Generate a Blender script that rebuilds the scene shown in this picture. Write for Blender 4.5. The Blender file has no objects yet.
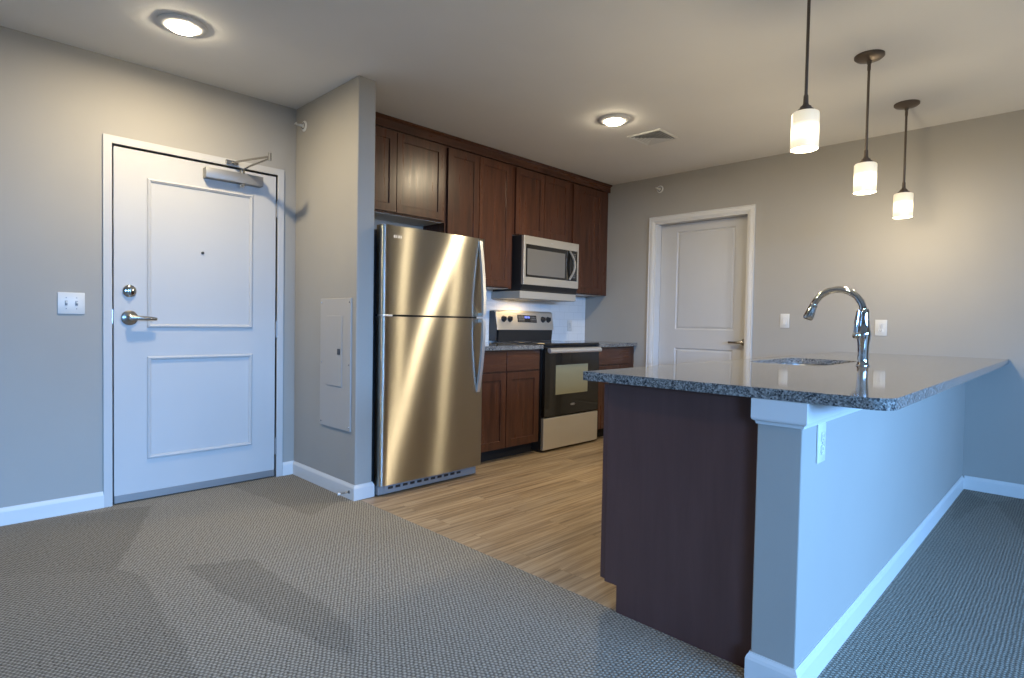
import bpy, bmesh, math, random
from mathutils import Vector, Matrix
random.seed(7)
S = bpy.context.scene
COL = S.collection
PI = math.pi

# ------------------------------------------------------------------ camera
F_PX, YAW, PITCH, ROLL, CZ = 579.27, 0.7796, -0.0289, 0.0181, 1.0995
cd = bpy.data.cameras.new('camera'); cam = bpy.data.objects.new('camera', cd); COL.objects.link(cam)
cd.sensor_width = 36.0; cd.lens = F_PX / 1024 * 36.0; cd.clip_start = 0.02
fw = Vector((math.cos(YAW)*math.cos(PITCH), math.sin(YAW)*math.cos(PITCH), math.sin(PITCH)))
r0 = Vector((math.sin(YAW), -math.cos(YAW), 0)); u0 = r0.cross(fw)
rr = r0*math.cos(ROLL) + u0*math.sin(ROLL); uu = u0*math.cos(ROLL) - r0*math.sin(ROLL)
m = Matrix((rr, uu, -fw)).transposed().to_4x4(); m.translation = (0, 0, CZ)
cam.matrix_world = m
S.camera = cam

# ------------------------------------------------------------------ world, daylight, exposure
S.view_settings.view_transform = 'Standard'; S.view_settings.look = 'None'
S.view_settings.exposure = 0.12; S.view_settings.gamma = 1.0; S.view_settings.use_curve_mapping = False
S.cycles.max_bounces = 8; S.cycles.diffuse_bounces = 5; S.cycles.glossy_bounces = 5
S.cycles.sample_clamp_indirect = 4.0
w = bpy.data.worlds.new('world'); S.world = w; w.use_nodes = True
bg = w.node_tree.nodes['Background']; bg.inputs[0].default_value = (0.40, 0.66, 1.0, 1); bg.inputs[1].default_value = 0.7

def area(name, loc, rot, sx, sy, power, color):
    l = bpy.data.lights.new(name, 'AREA'); l.shape = 'RECTANGLE'; l.size = sx; l.size_y = sy
    l.energy = power; l.color = color
    o = bpy.data.objects.new(name, l); COL.objects.link(o); o.location = loc; o.rotation_euler = rot
    return o
DAY = (0.215, 0.49, 1.0)
# daylight: a band of bright sky outside the south wall, shining down through its two glazed openings
area('sky_glow', (-1.5, -8.0, 2.75), (math.radians(84), 0, 0), 15.0, 2.2, 5700, DAY)
WARM = (1.0, 0.83, 0.55)
P_CEIL, P_PEND, P_TASK = 19.0, 15.5, 1.3

# ------------------------------------------------------------------ node helpers
def mat(name, color=(.5,.5,.5), rough=.6, metal=0.0, spec=.5, **kw):
    mt = bpy.data.materials.new(name); mt.use_nodes = True
    b = mt.node_tree.nodes['Principled BSDF']
    b.inputs['Base Color'].default_value = (*color, 1); b.inputs['Roughness'].default_value = rough
    b.inputs['Metallic'].default_value = metal; b.inputs['Specular IOR Level'].default_value = spec
    for k, v in kw.items(): b.inputs[k].default_value = v
    return mt
class NT:
    def __init__(s, mt): s.t = mt.node_tree; s.b = s.t.nodes['Principled BSDF']
    def n(s, kind, **kw):
        nd = s.t.nodes.new(kind)
        for k, v in kw.items(): setattr(nd, k, v)
        return nd
    def l(s, a, b): s.t.links.new(a, b)
    def coords(s, scale=(1,1,1), rot=(0,0,0)):
        tc = s.n('ShaderNodeTexCoord'); mp = s.n('ShaderNodeMapping')
        mp.inputs['Scale'].default_value = scale; mp.inputs['Rotation'].default_value = rot
        s.l(tc.outputs['Object'], mp.inputs[0]); return mp.outputs[0]
    def noise(s, vec, scale, detail=3, rough=.55, dist=0.0):
        nd = s.n('ShaderNodeTexNoise'); nd.inputs['Scale'].default_value = scale
        nd.inputs['Detail'].default_value = detail; nd.inputs['Roughness'].default_value = rough
        nd.inputs['Distortion'].default_value = dist
        s.l(vec, nd.inputs['Vector']); return nd.outputs['Fac']
    def ramp(s, fac, stops, interp='LINEAR'):
        nd = s.n('ShaderNodeValToRGB'); r = nd.color_ramp; r.interpolation = interp
        while len(r.elements) < len(stops): r.elements.new(.5)
        for e, (p, c) in zip(r.elements, stops):
            e.position = p; e.color = (*c, 1) if len(c) == 3 else c
        s.l(fac, nd.inputs[0]); return nd.outputs[0]
    def math(s, op, a, b=None, clamp=False):
        nd = s.n('ShaderNodeMath', operation=op, use_clamp=clamp)
        for i, v in enumerate((a, b)):
            if v is None: continue
            if isinstance(v, (int, float)): nd.inputs[i].default_value = v
            else: s.l(v, nd.inputs[i])
        return nd.outputs[0]
    def mix(s, fac, a, b, mode='MIX'):
        nd = s.n('ShaderNodeMix', data_type='RGBA', blend_type=mode)
        for sock, v in ((nd.inputs[0], fac), (nd.inputs[6], a), (nd.inputs[7], b)):
            if isinstance(v, (int, float)): sock.default_value = v
            elif isinstance(v, tuple): sock.default_value = (*v, 1)
            else: s.l(v, sock)
        return nd.outputs[2]
    def bump(s, h, strength=.3, dist=.01):
        nd = s.n('ShaderNodeBump'); nd.inputs['Strength'].default_value = strength
        nd.inputs['Distance'].default_value = dist
        s.l(h, nd.inputs['Height']); s.l(nd.outputs[0], s.b.inputs['Normal'])

def paint(name, color, rough=.75, bump=.06):
    mt = mat(name, color, rough, spec=.3); k = NT(mt); v = k.coords()
    n1 = k.noise(v, 1.3, 3)
    c = k.ramp(n1, [(.3, tuple(x*.97 for x in color)), (.7, tuple(min(1, x*1.03) for x in color))])
    k.l(c, k.b.inputs['Base Color']); k.bump(k.noise(v, 260, 2), bump, .002)
    return mt
def wood(name, dark, mid, light, rough=.33, axis=2, scale=1.0):
    mt = mat(name, mid, rough, spec=.45); k = NT(mt)
    sc = [14*scale]*3; sc[axis] = 1.3*scale
    v = k.coords(tuple(sc))
    n1 = k.noise(v, 1.6, 6, .62, .6)
    v2 = k.coords((1, 1, 1)); n2 = k.noise(v2, 3.2, 3)
    c1 = k.ramp(n1, [(.28, dark), (.52, mid), (.75, light)])
    c = k.mix(k.math('MULTIPLY', n2, .5), c1, tuple(x*.72 for x in mid))
    k.l(c, k.b.inputs['Base Color'])
    k.l(k.ramp(n1, [(.2, (rough+.08,)*3), (.8, (rough-.03,)*3)]), k.b.inputs['Roughness'])
    k.bump(n1, .04, .002)
    return mt
def steel(name, color=(.60,.57,.52), rough=.26, aniso=.85, vertical=True):
    mt = mat(name, color, rough, 1.0, Anisotropic=aniso); k = NT(mt)
    tg = k.n('ShaderNodeTangent', direction_type='RADIAL', axis='Z'); k.l(tg.outputs[0], k.b.inputs['Tangent'])
    k.b.inputs['Anisotropic Rotation'].default_value = .25 if vertical else 0.0
    return mt
def granite(name):
    mt = mat(name, (.3,.3,.3), .06, spec=.5); k = NT(mt); v = k.coords()
    vo = k.n('ShaderNodeTexVoronoi', feature='F1'); vo.inputs['Scale'].default_value = 210; k.l(v, vo.inputs['Vector'])
    sep = k.n('ShaderNodeSeparateColor'); k.l(vo.outputs['Color'], sep.inputs[0])
    c1 = k.ramp(sep.outputs[0], [(0, (.012,.012,.013)), (.30, (.03,.031,.033)), (.34, (.12,.118,.112)), (.66, (.19,.185,.172)), (.70, (.30,.29,.27)), (1, (.42,.405,.375))], 'LINEAR')
    n = k.noise(v, 60, 4, .7)
    c2 = k.ramp(n, [(.40, (.04,.04,.042)), (.58, (.27,.258,.238))])
    c = k.mix(.45, c1, c2)
    k.l(c, k.b.inputs['Base Color'])
    return mt

M = {}
M['wall'] = paint('wall_paint', (.368,.347,.312))
M['ceiling'] = paint('ceiling_paint', (.72,.70,.67), .85)
M['trim'] = paint('trim_paint', (.65,.64,.62), .38, .01)
M['door'] = paint('door_paint', (.52,.51,.495), .42, .01)
M['plate'] = mat('plate_plastic', (.64,.63,.60), .35)
M['panel_paint'] = paint('panel_paint', (.42,.395,.365), .45, .01)
M['cab'] = wood('cabinet_wood', (.032,.012,.007), (.082,.030,.016), (.135,.052,.027), .27)
M['cabh'] = wood('cabinet_wood_rail', (.032,.012,.007), (.080,.030,.016), (.125,.050,.026), .27, 0)
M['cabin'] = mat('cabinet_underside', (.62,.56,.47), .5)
M['endp'] = wood('peninsula_end_wood', (.085,.040,.034), (.100,.048,.041), (.114,.056,.048), .34)
mt = bpy.data.materials.new('brushed_steel'); mt.use_nodes = True; M['steel'] = mt   # horizontal brushing: glints stretch upright
nt = mt.node_tree; nt.nodes.clear()
gl = nt.nodes.new('ShaderNodeBsdfAnisotropic'); gl.distribution = 'GGX'
gl.inputs['Color'].default_value = (.50,.475,.42,1); gl.inputs['Roughness'].default_value = .31; gl.inputs['Anisotropy'].default_value = .83
tg = nt.nodes.new('ShaderNodeTangent'); tg.direction_type = 'RADIAL'; tg.axis = 'Z'
ou = nt.nodes.new('ShaderNodeOutputMaterial'); nt.links.new(tg.outputs[0], gl.inputs['Tangent']); nt.links.new(gl.outputs[0], ou.inputs[0])
M['steelh'] = steel('brushed_steel_flat', (.74,.70,.62), .42, .6); M['steelh'].node_tree.nodes['Principled BSDF'].inputs['Metallic'].default_value = .72
M['handle'] = mat('satin_handle', (.80,.79,.77), .38, .85)
M['chrome'] = mat('chrome', (.66,.66,.66), .05, 1.0)
M['nickel'] = mat('satin_nickel', (.42,.405,.38), .24, 1.0)
M['alu'] = mat('painted_aluminium', (.30,.295,.29), .42, .6)
M['bronze'] = mat('bronze_metal', (.15,.118,.092), .45, .75)
M['black'] = mat('black_plastic', (.02,.02,.021), .4)
M['greyside'] = mat('grey_case', (.045,.047,.05), .45)
M['grille'] = mat('grey_grille', (.24,.245,.25), .5)
M['glass'] = mat('black_glass', (.012,.011,.010), .06, spec=.6)
M['ovenwin'] = mat('oven_window_reflection', (.27,.25,.15), .12, spec=.9)  # yellowish reflection of the lit room put into the glass colour
M['mwwin'] = mat('microwave_window_glass', (.16,.15,.135), .16, spec=.9)
M['dark'] = mat('shadow_gap', (.012,.011,.01), .8)
M['granite'] = granite('granite')
M['sinksteel'] = mat('sink_steel', (.58,.57,.56), .3, 1.0)
M['hood'] = mat('microwave_underside', (.40,.375,.33), .45)
M['blue_led'] = mat('blue_display', (.02,.03,.2), .4, **{'Emission Color': (.22,.30,1,1), 'Emission Strength': 1.5})
M['key'] = mat('key_grey', (.22,.22,.22), .5)

# small printed key grid
mt = mat('printed_keys', (.03,.03,.03), .3); k = NT(mt); M['keys'] = mt
tc = k.n('ShaderNodeTexCoord'); sp = k.n('ShaderNodeSeparateXYZ'); cb = k.n('ShaderNodeCombineXYZ')
k.l(tc.outputs['Object'], sp.inputs[0]); k.l(sp.outputs[0], cb.inputs[0]); k.l(sp.outputs[2], cb.inputs[1])
br = k.n('ShaderNodeTexBrick'); br.offset = 0; k.l(cb.outputs[0], br.inputs['Vector'])
br.inputs['Color1'].default_value = (.20,.20,.20,1); br.inputs['Color2'].default_value = (.14,.14,.14,1); br.inputs['Mortar'].default_value = (.02,.02,.02,1)
br.inputs['Scale'].default_value = 1.0; br.inputs['Mortar Size'].default_value = .004; br.inputs['Brick Width'].default_value = .020; br.inputs['Row Height'].default_value = .020
k.l(br.outputs['Color'], k.b.inputs['Base Color'])
# tile backsplash
mt = mat('white_tile', (.80,.80,.79), .22); k = NT(mt); M['tile'] = mt
tc = k.n('ShaderNodeTexCoord'); sp = k.n('ShaderNodeSeparateXYZ'); cb = k.n('ShaderNodeCombineXYZ')
k.l(tc.outputs['Object'], sp.inputs[0]); k.l(sp.outputs[0], cb.inputs[0]); k.l(sp.outputs[2], cb.inputs[1])
br = k.n('ShaderNodeTexBrick'); k.l(cb.outputs[0], br.inputs['Vector'])
br.inputs['Color1'].default_value = (.80,.80,.79,1); br.inputs['Color2'].default_value = (.77,.77,.765,1)
br.inputs['Mortar'].default_value = (.70,.70,.69,1); br.inputs['Scale'].default_value = 1.0
br.inputs['Mortar Size'].default_value = .0022; br.inputs['Brick Width'].default_value = .152; br.inputs['Row Height'].default_value = .076
k.l(br.outputs['Color'], k.b.inputs['Base Color']); k.bump(k.math('SUBTRACT', 1.0, br.outputs['Fac']), .3, .002)

# vinyl plank floor, boards running along x
mt = mat('vinyl_plank', (.4,.3,.2), .42, spec=.4); k = NT(mt); M['plank'] = mt
v = k.coords(); br = k.n('ShaderNodeTexBrick'); k.l(v, br.inputs['Vector'])
br.offset = .37; br.inputs['Scale'].default_value = 1.0; br.inputs['Brick Width'].default_value = 1.22; br.inputs['Row Height'].default_value = .15
br.inputs['Mortar Size'].default_value = .0012; br.inputs['Bias'].default_value = 0.0
br.inputs['Color1'].default_value = (.0,.0,.0,1); br.inputs['Color2'].default_value = (1,1,1,1); br.inputs['Mortar'].default_value = (.3,.3,.3,1)
sx = k.n('ShaderNodeVectorMath', operation='ADD'); k.l(v, sx.inputs[0])
sc3 = k.n('ShaderNodeVectorMath', operation='SCALE'); k.l(br.outputs['Color'], sc3.inputs[0]); sc3.inputs['Scale'].default_value = 5.3
k.l(sc3.outputs[0], sx.inputs[1])
mp = k.n('ShaderNodeMapping'); mp.inputs['Scale'].default_value = (.9, 30, 1); k.l(sx.outputs[0], mp.inputs[0])
g1 = k.noise(mp.outputs[0], 1.5, 6, .66, .5)
c = k.ramp(g1, [(.28, (.13,.082,.047)), (.42, (.265,.187,.116)), (.56, (.40,.302,.198)), (.78, (.51,.405,.283))])
tone = k.ramp(br.outputs['Color'], [(0, (.86,.86,.87)), (1, (1.08,1.06,1.03))])
c = k.mix(1.0, c, tone, 'MULTIPLY'); c = k.mix(k.math('MULTIPLY', br.outputs['Fac'], .55), c, (.14,.09,.055))
k.l(c, k.b.inputs['Base Color']); k.bump(g1, .06, .002)

# loop carpet with pile lying in different directions
mt = mat('loop_carpet', (.2,.2,.19), .95, spec=.05); k = NT(mt); M['carpet'] = mt
tc = k.n('ShaderNodeTexCoord'); sp = k.n('ShaderNodeSeparateXYZ'); k.l(tc.outputs['Object'], sp.inputs[0])
X, Y = sp.outputs[0], sp.outputs[1]
wob = k.noise(tc.outputs['Object'], 30, 3); wob2 = k.noise(tc.outputs['Object'], 9, 2)
pitch = 2*PI/.0125
row = k.math('ADD', k.math('ADD', k.math('MULTIPLY', Y, pitch), k.math('MULTIPLY', wob, 3.6)), k.math('MULTIPLY', wob2, 5.0))
half = k.math('MULTIPLY', k.math('FLOOR', k.math('DIVIDE', row, 2*PI)), PI)
colp = k.math('ADD', k.math('ADD', k.math('MULTIPLY', X, pitch*.8), half), k.math('MULTIPLY', wob, -3.4))
lp = k.math('MULTIPLY', k.math('ADD', k.math('MULTIPLY', k.math('COSINE', row), -.30), .66), k.math('ADD', k.math('MULTIPLY', k.math('SINE', colp), .45), .55))
fleck = k.noise(tc.outputs['Object'], 85, 3, .7)
lpn = k.math('ADD', k.math('MULTIPLY', lp, .75), k.math('MULTIPLY', k.math('SUBTRACT', fleck, .28), .85))
yarn_shaded = k.ramp(lpn, [(.12, (.095,.083,.066)), (.46, (.275,.250,.208)), (.92, (.46,.425,.36))])  # yarn flecks, plus shade between the loops painted into the colour
def wedge(pts, soft=.018):
    """1 inside a convex polygon (counter-clockwise, metres on the floor), soft edges"""
    acc = None; n = len(pts); wb = k.math('MULTIPLY', k.math('SUBTRACT', k.noise(tc.outputs['Object'], 6.0, 3), .5), .07)
    for i in range(n):
        (x0, y0), (x1, y1) = pts[i], pts[(i+1) % n]; L = math.hypot(x1-x0, y1-y0)
        nx, ny = -(y1-y0)/L, (x1-x0)/L
        d = k.math('ADD', k.math('ADD', k.math('MULTIPLY', X, nx), k.math('MULTIPLY', Y, ny)), -(nx*x0+ny*y0))
        d = k.math('ADD', k.math('DIVIDE', k.math('ADD', d, wb), soft), .5, True)
        acc = d if acc is None else k.math('MULTIPLY', acc, d)
    return acc
PATCHES = [   # convex outlines on the floor (m) where the pile lies the other way, and how dark it looks
    ([(0.92, 3.81), (0.56, 2.92), (0.15, 3.22), (0.19, 4.01)], 0.80),
    ([(0.57, 2.94), (0.64, 2.78), (0.57, 1.73), (0.1, 2.18), (0.15, 3.25)], 0.84),
    ([(0.78, 2.79), (1.03, 2.68), (1.07, 1.83), (0.96, 1.64), (0.84, 2.28)], 0.82),
    ([(1.39, 3.95), (1.5, 3.02), (1.8, 3.2), (1.84, 3.95)], 0.84),
    ([(4.14, 0.51), (4.77, 0.4), (5.06, 0.56), (4.67, 0.56)], 0.84),
    ([(4.83, 0.38), (4.11, 0.18), (5.14, 0.22)], 0.84),
]
cfac = k.math('ADD', k.math('MULTIPLY', k.noise(tc.outputs['Object'], 2.1, 3), .16), .92)
pile = None
for pts, st in PATCHES:
    ar = sum(pts[i][0]*pts[(i+1)%len(pts)][1]-pts[(i+1)%len(pts)][0]*pts[i][1] for i in range(len(pts)))
    if ar < 0: pts = pts[::-1]
    lay = k.math('ADD', k.math('MULTIPLY', wedge(pts), st-1), 1.0)
    pile = lay if pile is None else k.math('MINIMUM', pile, lay)
cfac = k.math('MULTIPLY', cfac, pile)
cm = k.n('ShaderNodeVectorMath', operation='SCALE'); k.l(yarn_shaded, cm.inputs[0]); k.l(cfac, cm.inputs['Scale'])
k.l(cm.outputs[0], k.b.inputs['Base Color']); k.bump(lpn, .7, .004)

# glowing opal glass and lamp lenses
def glow(name, color, strength):
    mt = mat(name, (.9,.88,.82), .3); b = mt.node_tree.nodes['Principled BSDF']
    b.inputs['Emission Color'].default_value = (*color, 1); b.inputs['Emission Strength'].default_value = strength
    return mt
M['lens'] = glow('lamp_lens', (1, .86, .62), 165.0); M['bulb'] = glow('lamp_bulb', (1, .90, .72), 10.0)
mt = glow('opal_glass', (1, .86, .58), 1.0); mt.node_tree.nodes['Principled BSDF'].inputs['Base Color'].default_value = (.42,.40,.36,1); k = NT(mt); M['opal'] = mt
tc = k.n('ShaderNodeTexCoord'); sp = k.n('ShaderNodeSeparateXYZ'); k.l(tc.outputs['Object'], sp.inputs[0])
z = k.math('DIVIDE', k.math('SUBTRACT', sp.outputs[2], 0.0), .152)   # 0 bottom, 1 top: the bulb sits behind the middle
em = k.ramp(z, [(0, (.78,)*3), (.18, (.95,)*3), (.36, (2.2,)*3), (.50, (2.2,)*3), (.70, (.76,)*3), (1, (.60,)*3)])
k.l(em, k.b.inputs['Emission Strength'])

# ------------------------------------------------------------------ geometry helpers
class MB:
    def __init__(s, origin=(0,0,0)):
        s.bm = bmesh.new(); s.o = Vector(origin.location if hasattr(origin, 'location') else origin)
    def v(s, p): return s.bm.verts.new(Vector(p) - s.o)
    def box(s, x0, y0, z0, x1, y1, z1, bev=0.0, seg=2):
        x0, x1 = min(x0,x1), max(x0,x1); y0, y1 = min(y0,y1), max(y0,y1); z0, z1 = min(z0,z1), max(z0,z1)
        c = [s.v(p) for p in ((x0,y0,z0),(x1,y0,z0),(x1,y1,z0),(x0,y1,z0),(x0,y0,z1),(x1,y0,z1),(x1,y1,z1),(x0,y1,z1))]
        fs = [s.bm.faces.new([c[i] for i in q]) for q in ((3,2,1,0),(4,5,6,7),(0,1,5,4),(1,2,6,5),(2,3,7,6),(3,0,4,7))]
        if bev:
            es = list({e for f in fs for e in f.edges})
            bmesh.ops.bevel(s.bm, geom=es, offset=bev, segments=seg, affect='EDGES', profile=.5)
        return s
    def lathe(s, prof, c=(0,0,0), axis=(0,0,1), n=28, cap=True):
        """prof: (radius, height along axis)"""
        ax = Vector(axis).normalized(); a = ax.orthogonal().normalized(); b = ax.cross(a); c = Vector(c)
        rings = []
        for r, h in prof:
            if r < 1e-6: rings.append([s.v(c + ax*h)])
            else: rings.append([s.v(c + ax*h + (a*math.cos(2*PI*i/n) + b*math.sin(2*PI*i/n))*r) for i in range(n)])
        for p, q in zip(rings, rings[1:]):
            for i in range(n):
                j = (i+1) % n
                if len(p) == 1 and len(q) == 1: continue
                if len(p) == 1: s.bm.faces.new((p[0], q[j], q[i]))
                elif len(q) == 1: s.bm.faces.new((p[i], p[j], q[0]))
                else: s.bm.faces.new((p[i], p[j], q[j], q[i]))
        if cap:
            if len(rings[0]) > 1: s.bm.faces.new(rings[0][::-1])
            if len(rings[-1]) > 1: s.bm.faces.new(rings[-1])
        return s
    def tube(s, path, rad, n=16, flat=None):
        """tube through points; rad: number or list; flat: (sx, sy) scale of the section"""
        P = [Vector(p) for p in path]; R = rad if isinstance(rad, (list, tuple)) else [rad]*len(P)
        prev = None; rings = []
        for i, p in enumerate(P):
            t = (P[min(i+1, len(P)-1)] - P[max(i-1, 0)]).normalized()
            if prev is None: a = t.orthogonal().normalized()
            else: a = (prev - t*prev.dot(t)).normalized()
            prev = a; b = t.cross(a); fx, fy = flat or (1, 1)
            rings.append([s.v(p + (a*math.cos(2*PI*k/n)*fx + b*math.sin(2*PI*k/n)*fy)*R[i]) for k in range(n)])
        for p, q in zip(rings, rings[1:]):
            for i in range(n): s.bm.faces.new((p[i], p[(i+1)%n], q[(i+1)%n], q[i]))
        s.bm.faces.new(rings[0][::-1]); s.bm.faces.new(rings[-1])
        return s
    def prism(s, pts, f, a, b):
        """polygon pts (u,v), mapped by f(u,v,w) for w = a and b"""
        A = [s.v(f(u, v, a)) for u, v in pts]; B = [s.v(f(u, v, b)) for u, v in pts]; n = len(pts)
        for i in range(n): s.bm.faces.new((A[i], A[(i+1)%n], B[(i+1)%n], B[i]))
        s.bm.faces.new(A[::-1]); s.bm.faces.new(B)
        return s
    def sweep(s, path, prof, f, closed=False):
        """path (u,v); prof (offset to the left of travel, depth); f(u,v,w) -> xyz; mitred corners"""
        n = len(path); P = [Vector(p) for p in path]; rings = []
        for i in range(n):
            d1 = (P[i] - P[i-1]).normalized() if (closed or i > 0) else None
            d2 = (P[(i+1)%n] - P[i]).normalized() if (closed or i < n-1) else None
            n1 = Vector((-d1.y, d1.x)) if d1 else None; n2 = Vector((-d2.y, d2.x)) if d2 else None
            if n1 and n2: mv = (n1+n2); mv = mv / (1 + n1.dot(n2))
            else: mv = n1 or n2
            rings.append([s.v(f(P[i].x + mv.x*o, P[i].y + mv.y*o, w)) for o, w in prof])
        mN = len(prof); rng = range(n) if closed else range(n-1)
        for i in rng:
            p, q = rings[i], rings[(i+1)%n]
            for j in range(mN): s.bm.faces.new((p[j], p[(j+1)%mN], q[(j+1)%mN], q[j]))
        if not closed: s.bm.faces.new(rings[0][::-1]); s.bm.faces.new(rings[-1])
        return s
    def build(s, name, material, parent=None, smooth=False, loc=None, bevel=0):
        bmesh.ops.recalc_face_normals(s.bm, faces=s.bm.faces[:])
        me = bpy.data.meshes.new(name); s.bm.to_mesh(me); s.bm.free()
        me.materials.append(material if not isinstance(material, str) else M[material])
        if smooth:
            me.polygons.foreach_set('use_smooth', [True]*len(me.polygons))
            try: me.set_sharp_from_angle(angle=math.radians(38))
            except Exception: pass
        o = bpy.data.objects.new(name, me); COL.objects.link(o)
        if parent is not None: o.parent = parent
        elif s.o.length: o.location = s.o
        if bevel:
            bv = o.modifiers.new('bevel', 'BEVEL'); bv.width = bevel; bv.segments = 2; bv.limit_method = 'ANGLE'; bv.angle_limit = math.radians(40)
        return o
def tag(o, label, cat, group=None, kind=None):
    o['label'] = label; o['category'] = cat
    if group: o['group'] = group
    if kind: o['kind'] = kind
    return o
def thing(name, label, cat, loc=(0,0,0), rz=0.0, group=None, kind=None):
    o = bpy.data.objects.new(name, None); COL.objects.link(o); o.location = loc; o.rotation_euler = (0,0,rz)
    o.empty_display_size = .05
    return tag(o, label, cat, group, kind)
def dup(root, loc, label=None):
    r = root.copy(); COL.objects.link(r); r.location = loc
    if label: r['label'] = label
    for ch in list(root.children):
        c = ch.copy(); COL.objects.link(c); c.parent = r
        for g in ch.children:
            d = g.copy(); COL.objects.link(d); d.parent = c
    return r
XY = lambda u, v, w: (u, v, w)
FACE_X = -PI/2          # rotates a part modelled facing -y so that it faces -x

# ------------------------------------------------------------------ room dimensions
ZC, YE, YK, XB, XP, XP2, YP, XCA = 2.554, 3.955, 3.90, 5.07, 1.8225, 1.941, 3.1225, 1.853
XW, YS = -3.0, -3.0
WT = .12

def struct(o, label, cat): return tag(o, label, cat, kind='structure')
# floors
b = MB(); b.box(XW-WT, YS-WT, -.06, XCA, YE+WT, .0); b.box(XCA, YS-WT, -.06, XB+WT, .66, .0)
struct(b.build('floor', 'carpet'), 'grey textured loop carpet with brushed pile marks covering the living area', 'carpet')
b = MB(); b.box(XCA, .66, -.06, XB+WT, YE+WT, -.003)
struct(b.build('floor_kitchen', 'plank'), 'light brown wood look plank floor of the kitchen', 'wood floor')
struct(MB().box(XW-WT, YS-WT, ZC, XB+WT, YE+WT, ZC+.1).build('ceiling', 'ceiling'), 'plain off white painted ceiling', 'ceiling')
# walls
DX0, DX1, DZ = .746, 1.695, 2.072      # entry door opening
b = MB(); b.box(XW, YE, 0, DX0, YE+WT, ZC); b.box(DX1, YE, 0, XP2, YE+WT, ZC); b.box(DX0, YE, DZ, DX1, YE+WT, ZC)
struct(b.build('wall_north', 'wall'), 'grey painted wall around the white entry door', 'wall')
struct(MB().box(XP2, YK, 0, XB, YE+WT, ZC).build('wall_kitchen', 'wall'), 'grey painted wall behind the kitchen cabinets', 'wall')
struct(MB().box(XP, YP, 0, XP2, YE, ZC).build('wall_partition', 'wall', bevel=.006), 'short grey partition wall between the entry and the refrigerator', 'wall')
BY0, BY1, BZ = 2.116, 3.058, 2.108     # inner door opening (y range)
b = MB(); b.box(XB, YS-WT, 0, XB+WT, BY0, ZC); b.box(XB, BY1, 0, XB+WT, YE+WT, ZC); b.box(XB, BY0, BZ, XB+WT, BY1, ZC)
struct(b.build('wall_east', 'wall'), 'long grey wall with the inner door and the sockets', 'wall')
struct(MB().box(XW-WT, YS-WT, 0, XW, YE+WT, ZC).build('wall_west', 'wall'), 'grey side wall of the living room', 'wall')
# south wall with the two glazed openings
ops = [(-2.7, -.6, .45, 2.1), (.6, 2.9, .03, 2.1)]
b = MB(); y0, y1 = YS-WT, YS
b.box(XW, y0, 0, ops[0][0], y1, ZC); b.box(ops[0][0], y0, 0, ops[0][1], y1, ops[0][2]); b.box(ops[0][0], y0, ops[0][3], ops[0][1], y1, ZC)
b.box(ops[0][1], y0, 0, ops[1][0], y1, ZC); b.box(ops[1][0], y0, ops[1][3], ops[1][1], y1, ZC); b.box(ops[1][1], y0, 0, XB, y1, ZC)
b.box(ops[1][0], y0, 0, ops[1][1], y1, ops[1][2])
struct(b.build('wall_south', 'wall'), 'grey wall with the living room windows', 'wall')
for i, (x0, x1, z0, z1) in enumerate(ops):
    fr = MB(); pr = [(0, -.07), (.05, -.07), (.05, -.02), (0, -.02)]
    fr.sweep([(x0,z0),(x1,z0),(x1,z1),(x0,z1)], pr, lambda u,v,w: (u, YS+w, v), closed=True)
    xm = (x0+x1)/2; fr.box(xm-.03, YS-.07, z0+.05, xm+.03, YS-.02, z1-.05)
    struct(fr.build('window_%d' % (i+1), 'trim'), ('white framed window of the living room', 'white framed glazed patio door of the living room')[i], 'window')

# ------------------------------------------------------------------ baseboards
BASE = [(0,0),(.012,0),(.012,.070),(.009,.080),(.004,.088),(.003,.092),(0,.092)]
def base(name, path, label):
    o = MB().sweep(path, BASE, XY).build(name, 'trim'); return struct(o, label, 'baseboard')
# offset is to the left of travel
base('baseboard_north', [(.705, YE), (XW, YE)], 'white baseboard left of the entry door')
base('baseboard_corner', [(XP, YE), (1.739, YE)], 'short white baseboard between the entry door and the partition')
base('baseboard_partition', [(XP2, YP+.03), (XP2, YP), (XP, YP), (XP, YE-.012)], 'white baseboard wrapping the end of the partition wall')
base('baseboard_east', [(XB, YS), (XB, .563)], 'white baseboard on the long wall right of the peninsula')
base('baseboard_kitchen', [(XB, 1.35), (XB, 2.06)], 'white baseboard beside the inner door')

# ------------------------------------------------------------------ entry door
fr = MB(); FP = [(0, .02), (0, -.012), (-.051, -.012), (-.051, 0), (-.02, 0), (-.02, .02)]
# hollow metal frame: path up the left jamb, over the head, down the right jamb; offset left of travel = outwards is negative
fr.sweep([(DX0, 0), (DX0, DZ), (DX1, DZ), (DX1, 0)], [(.0, .10), (0, -.012), (.043, -.012), (.043, -.001), (.02, -.001), (.02, .10)], lambda u,v,w: (u, YE+w, v))
struct(fr.build('trim_1', 'door', bevel=.002), 'white metal frame around the entry door', 'door frame')
D = thing('door_1', 'white two panel entry door with a closer and lever handle', 'door', (DX0, YE+.005, 0), kind='structure')
yd = YE + .006
b = MB(D); b.box(DX0+.010, yd, .008, DX1-.007, yd+.045, DZ-.010, .002); b.build('door_leaf', 'door', D)
b = MB(D); b.box(DX0-.0, yd+.046, 0, DX1, yd+.05, DZ); b.build('door_stop', 'dark', D)  # dark sheet across the whole opening, painted shade for the gap round the leaf
MOLD = [(0,0),(0,-.006),(.005,-.011),(.011,-.013),(.015,-.008),(.019,-.007),(.022,0)]
for z0, z1 in ((1.028, 1.910), (.243, .857)):
    MB(D).sweep([(.922,z0),(1.533,z0),(1.533,z1),(.922,z1)], MOLD, lambda u,v,w: (u, yd+w, v), closed=True).build('panel_moulding', 'door', D)
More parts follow.
